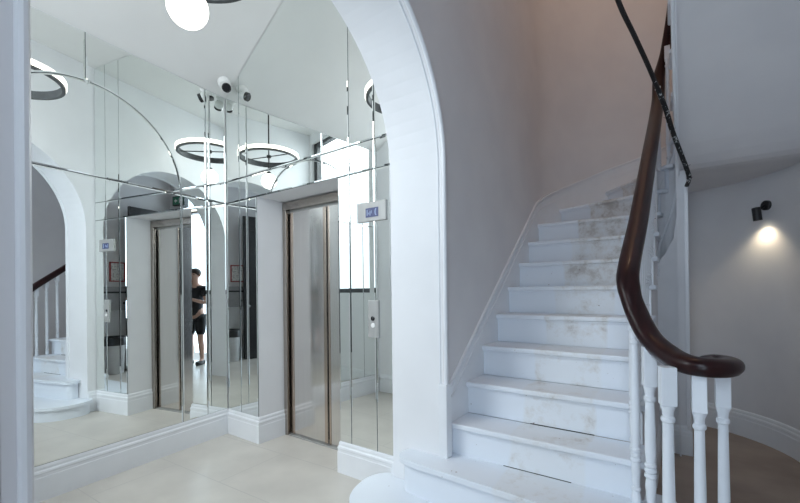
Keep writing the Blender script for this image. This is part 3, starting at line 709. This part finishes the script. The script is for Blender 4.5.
# ------------------------------------------------------------------ wall spot
sx, sy, sz = 4.092, 2.355, 1.995
wn = Vector((CX - sx, CY - sy, 0)).normalized(); wpnt = Vector((CX, CY, 0)) - wn * RO
sc = empty('wall_spotlight', 'small black cylinder spotlight on the curved wall, lighting the wall below it', 'wall lamp')
wpnt.z = sz
bm = BM(); lathe(bm, [(0.040, -0.004), (0.040, 0.022), (0.036, 0.026), (0, 0.026)], wpnt, rot_to(wn), 28); link('mount', bm, M['black'], sc, smooth=True)
bm = BM(); elbow = wpnt + wn * 0.07 + Vector((0, 0, -0.03)); cyl(bm, wpnt + wn * 0.02, elbow, 0.012, seg=12); link('arm', bm, M['black'], sc, smooth=True)
ax = (Vector((0, 0, -1)) + wn * -0.13).normalized()
t0 = wpnt + wn * 0.090 + Vector((-0.004, -0.001, -0.018))
bm = BM(); lathe(bm, [(0, -0.005), (0.028, 0.0), (0.030, 0.004), (0.030, 0.108), (0.026, 0.108), (0.026, 0.092), (0, 0.092)], t0, rot_to(ax), 28); link('barrel', bm, M['black'], sc, smooth=True)
bm = BM(); lathe(bm, [(0.025, 0.093), (0.025, 0.103), (0, 0.105)], t0, rot_to(ax), 24); link('bulb', bm, M['lampspot'], sc, smooth=True)
ld = bpy.data.lights.new('spot_lamp', 'SPOT'); ld.energy = 4.6; ld.color = (1.0, 0.84, 0.58); ld.spot_size = math.radians(118); ld.spot_blend = 1.0; ld.shadow_soft_size = 0.025
lo = bpy.data.objects.new('spot_lamp', ld); COL.objects.link(lo); lo.location = t0 + ax * 0.120; lo.rotation_euler = (ax * -1).to_track_quat('Z', 'Y').to_euler()

# ------------------------------------------------------------------ things at the front of the hall (seen in the mirrors)
ex = empty('exit_sign', 'small green exit sign above the front door, seen in the mirror', 'sign')
bm = BM(); box(bm, (3.82, YD + 0.002, 3.02), (4.14, YD + 0.05, 3.20)); link('housing', bm, M['dark'], ex, bevel=0.004)
bm = BM(); box(bm, (3.84, YD + 0.05, 3.04), (4.12, YD + 0.054, 3.18)); fc = link('face', bm, M['exit_green'], ex)
bm = BM()
yy = YD + 0.0545
prism(bm, [(4.08, yy, 3.11), (4.04, yy, 3.15), (4.04, yy, 3.125), (4.0, yy, 3.125), (4.0, yy, 3.095), (4.04, yy, 3.095), (4.04, yy, 3.07)], (0, 0.002, 0)); link('arrow', bm, M['whiteplastic'], ex)
bm = BM(); box(bm, (3.87, yy, 3.06), (3.95, yy + 0.002, 3.16)); link('door_symbol', bm, M['whiteplastic'], ex)
bt = empty('lintel_light', 'long black light fitting with white tube above the front door, seen in the mirror', 'light fitting')
bm = BM(); box(bm, (3.0, YD + 0.012, 2.90), (4.2, YD + 0.07, 2.95)); link('housing', bm, M['black'], bt)
bm = BM(); cyl(bm, (3.35, YD + 0.055, 2.885), (3.95, YD + 0.055, 2.885), 0.018); link('tube', bm, M['ringglow'], bt, smooth=True)
def frame(x, y, z, w, h, m1, label):
    f = empty('wall_notice', label, 'picture frame')
    bm = BM()
    for a, b, c, d in ((-w / 2, w / 2, h / 2 - 0.02, h / 2), (-w / 2, w / 2, -h / 2, -h / 2 + 0.02), (-w / 2, -w / 2 + 0.02, -h / 2, h / 2), (w / 2 - 0.02, w / 2, -h / 2, h / 2)):
        box(bm, (x - 0.02, y + a, z + c), (x, y + b, z + d))
    link('frame', bm, m1, f)
    bm = BM(); box(bm, (x - 0.012, y - w / 2 + 0.015, z - h / 2 + 0.015), (x - 0.001, y + w / 2 - 0.015, z + h / 2 - 0.015)); link('paper', bm, M['paper'], f)
frame(XR - 0.001, -1.63, 1.70, 0.26, 0.34, M['red'], 'red framed paper notice on the hall wall above the grey letterbox')
frame(XR - 0.001, -1.30, 1.72, 0.16, 0.62, M['black'], 'tall thin black framed notice on the hall wall, left of the red one')
mb = empty('letterbox', 'grey metal letterbox cabinet on the hall wall below the red framed notice', 'letterbox')
bm = BM(); box(bm, (XR - 0.13, -1.76, 1.04), (XR - 0.001, -1.28, 1.44)); link('body', bm, M['greybox'], mb, bevel=0.005)
bm = BM(); box(bm, (XR - 0.134, -1.74, 1.33), (XR - 0.13, -1.30, 1.36)); link('slot', bm, M['black'], mb)
bm = BM(); lathe(bm, [(0.02, 0), (0.02, 0.006), (0, 0.006)], (XR - 0.13, -1.66, 1.16), rot_to((-1, 0, 0)), 16); link('lock', bm, M['black'], mb, smooth=True)
wb = empty('waste_bin', 'grey tapered waste bin with a black bag over its rim, seen in the mirror', 'bin')
bx, by = 4.0, -1.42
bm = BM(); lathe(bm, [(0.0, 0.0), (0.12, 0.0), (0.125, 0.01), (0.16, 0.56), (0.15, 0.56), (0.115, 0.03), (0, 0.03)], (bx, by, 0.0), None, 28); link('body', bm, M['bin'], wb, smooth=True)
bm = BM(); lathe(bm, [(0.163, 0.47), (0.172, 0.50), (0.168, 0.60), (0.15, 0.615), (0.14, 0.56), (0.1, 0.5), (0, 0.49)], (bx, by, 0.0), None, 28); link('bag', bm, M['bag'], wb, smooth=True)

# ------------------------------------------------------------------ photographer in the front doorway (seen in the mirror)
pr = empty('person', 'person in black T-shirt and black shorts, arms raised in front, reflected in the mirror', 'person')
def skinned(name, verts, edges, radii, m, parent, root=0, sub=2):
    me = bpy.data.meshes.new(name); me.from_pydata([Vector(v) for v in verts], edges, []); me.materials.append(m)
    o = bpy.data.objects.new(name, me); COL.objects.link(o); o.parent = parent
    sk = o.modifiers.new('skin', 'SKIN'); sk.use_smooth_shade = True
    for i, r in enumerate(radii):
        d = me.skin_vertices[0].data[i]; r = r if isinstance(r, tuple) else (r, r); d.radius = r; d.use_root = (i == root)
    sb = o.modifiers.new('sub', 'SUBSURF'); sb.levels = sub; sb.render_levels = sub
    return o
px, py = 3.42, -2.50
P0 = Vector((px, py, 0.0)); ang = math.radians(20)
def pb(x, y, z): # body frame: x right, y forward, z up
    return Vector((px + x * math.cos(ang) - y * math.sin(ang), py + x * math.sin(ang) + y * math.cos(ang), z))
V = []; E = []; R = []
def add(p, r, frm=None):
    V.append(pb(*p)); R.append(r)
    if frm is not None: E.append((frm, len(V) - 1))
    return len(V) - 1
pel = add((0, 0, 0.93), 0.125)
wst = add((0, 0.0, 1.08), 0.115, pel); ch_ = add((0, 0.0, 1.27), 0.128, wst); sh = add((0, -0.01, 1.41), 0.095, ch_)
nk = add((0, 0.0, 1.50), 0.052, sh); hd0 = add((0, 0.015, 1.575), 0.075, nk); hd1 = add((0, 0.02, 1.66), 0.088, hd0); hd2 = add((0, 0.015, 1.735), 0.062, hd1)
for s in (-1, 1):
    hip = add((s * 0.095, 0, 0.86), 0.092, pel); kn = add((s * 0.10, 0.02, 0.48), 0.056, hip); cf = add((s * 0.102, -0.01, 0.33), 0.055, kn); an = add((s * 0.105, -0.02, 0.09), 0.036, cf)
    ft = add((s * 0.11, 0.05, 0.045), 0.038, an); toe = add((s * 0.12, 0.15, 0.035), 0.03, ft)
    so_ = add((s * 0.175, -0.01, 1.40), 0.062, sh); el = add((s * 0.235, 0.05, 1.13), 0.042, so_); wr = add((s * 0.11, 0.27, 1.20), 0.028, el); pa = add((s * 0.075, 0.335, 1.225), 0.034, wr)
    for q, (dx, dz, ln) in enumerate(((-0.024, 0.020, 0.055), (-0.012, 0.026, 0.066), (0.0, 0.024, 0.062), (0.012, 0.016, 0.048))):
        f1 = add((s * (0.068 + dx), 0.37, 1.228 + dz), 0.009, pa); f2 = add((s * (0.058 + dx), 0.37 + ln * 0.6, 1.222 + dz), 0.008, f1); add((s * (0.045 + dx), 0.37 + ln * 0.8, 1.205 + dz), 0.007, f2)
    t1 = add((s * 0.04, 0.33, 1.25), 0.010, pa); add((s * 0.02, 0.365, 1.255), 0.008, t1)
body = skinned('body', V, E, R, M['skin'], pr)
# face
bm = BM(); sphere(bm, pb(0.033, 0.098, 1.655), 0.011, 12); sphere(bm, pb(-0.033, 0.098, 1.655), 0.011, 12); link('eyes', bm, M['eye'], body, smooth=True)
bm = BM(); sphere(bm, pb(0, 0.113, 1.625), 0.015, 12, 1.5); link('nose', bm, M['skin'], body, smooth=True)
bm = BM(); box(bm, pb(-0.02, 0.085, 1.580), pb(0.02, 0.094, 1.588)); link('mouth', bm, M['lip'], body, bevel=0.003)
bm = BM(); sphere(bm, pb(0.092, 0.01, 1.645), 0.022, 12, 1.4); sphere(bm, pb(-0.092, 0.01, 1.645), 0.022, 12, 1.4); link('ears', bm, M['skin'], body, smooth=True)
bm = BM(); sphere(bm, pb(0, -0.012, 1.692), 0.102, 20, 0.92); link('hair', bm, M['hair'], pr, smooth=True)
V = []; E = []; R = []
a0 = add((0, 0, 0.84), 0.140); a1 = add((0, 0, 1.08), 0.135, a0); a2 = add((0, 0, 1.27), 0.146, a1); a3 = add((0, -0.01, 1.41), 0.108, a2); add((0, -0.005, 1.455), 0.07, a3)
for s in (-1, 1):
    b1 = add((s * 0.175, -0.01, 1.40), 0.076, a3); add((s * 0.215, 0.025, 1.23), 0.066, b1)
skinned('t_shirt', V, E, R, M['cloth'], pr)
V = []; E = []; R = []
a0 = add((0, 0, 0.95), 0.138)
for s in (-1, 1):
    b1 = add((s * 0.095, 0, 0.84), 0.108, a0); add((s * 0.10, 0.015, 0.52), 0.088, b1)
skinned('shorts', V, E, R, M['cloth'], pr)
for s in (-1, 1):
    bm = BM(); pts = [(s * 0.07, -0.07), (s * 0.15, -0.07), (s * 0.165, 0.10), (s * 0.15, 0.19), (s * 0.11, 0.205), (s * 0.08, 0.16), (s * 0.065, 0.05)]
    prism(bm, [pb(x, y, 0.0) for x, y in pts], (0, 0, 0.075)); link('shoe', bm, M['shoe'], pr, bevel=0.02)

# move each Empty to the base of its thing
bpy.context.view_layer.update()
for o in [o for o in COL.objects if o.type == 'EMPTY']:
    ms = [c for c in o.children_recursive if c.type == 'MESH']
    if not ms: continue
    vs = [c.matrix_world @ v.co for c in ms for v in c.data.vertices]
    x = (min(v.x for v in vs) + max(v.x for v in vs)) / 2; y = (min(v.y for v in vs) + max(v.y for v in vs)) / 2; z = min(v.z for v in vs)
    o.location = (x, y, z)
    for c in o.children: c.matrix_parent_inverse = Matrix.Translation((-x, -y, -z))

# ------------------------------------------------------------------ light
w = bpy.data.worlds.new('world'); scn.world = w; w.use_nodes = True
w.node_tree.nodes['Background'].inputs['Color'].default_value = (0.80, 0.90, 1.0, 1); w.node_tree.nodes['Background'].inputs['Strength'].default_value = 1.7
def area(name, loc, size, energy, col, direction):
    l = bpy.data.lights.new(name, 'AREA'); l.shape = 'RECTANGLE'; l.size, l.size_y = size; l.energy = energy; l.color = col
    o = bpy.data.objects.new(name, l); COL.objects.link(o); o.location = loc
    o.rotation_euler = (-Vector(direction)).to_track_quat('Z', 'Y').to_euler(); return o
area('window_daylight', ((WX0 + WX1) / 2 - 0.15, YL - 1.0, 3.35), (2.6, 2.6), 118, (0.96, 0.975, 1.0), (0.06, 1, -1.15))
area('door_daylight', ((DX0 + DX1) / 2, YD - 0.4, 1.75), (1.3, 3.3), 42, (0.66, 0.82, 1.0), (0, 1, -0.02))
def point(name, loc, e, col, r=0.1):
    l = bpy.data.lights.new(name, 'POINT'); l.energy = e; l.color = col; l.shadow_soft_size = r
    o = bpy.data.objects.new(name, l); COL.objects.link(o); o.location = loc
point('landing_lamp', (3.1, 1.2, 6.0), 20, (1.0, 0.66, 0.44), 0.15)

# ------------------------------------------------------------------ camera
cd = bpy.data.cameras.new('camera'); co = bpy.data.objects.new('camera', cd); COL.objects.link(co)
cd.sensor_fit = 'HORIZONTAL'; cd.sensor_width = 36; cd.lens = 398.886 / 800 * 36
cd.shift_y = (289.639 - 251.5) / 800; cd.clip_start = 0.02
co.matrix_world = Matrix.Translation((3.52235, -2.11837, 1.32)) @ Matrix.Rotation(math.atan2(0.5815, 0.8135), 4, 'Z') @ Matrix.Rotation(PI / 2 + 0.0028, 4, 'X') @ Matrix.Rotation(-0.011, 4, 'Z')
scn.camera = co
scn.view_settings.view_transform = 'Standard'; scn.view_settings.look = 'None'; scn.view_settings.gamma = 1; scn.view_settings.use_curve_mapping = False
scn.view_settings.exposure = 0.33
scn.cycles.max_bounces = 14; scn.cycles.diffuse_bounces = 6; scn.cycles.glossy_bounces = 10
scn.cycles.caustics_reflective = True; scn.cycles.caustics_refractive = False; scn.cycles.sample_clamp_indirect = 4.0; scn.cycles.blur_glossy = 0.5
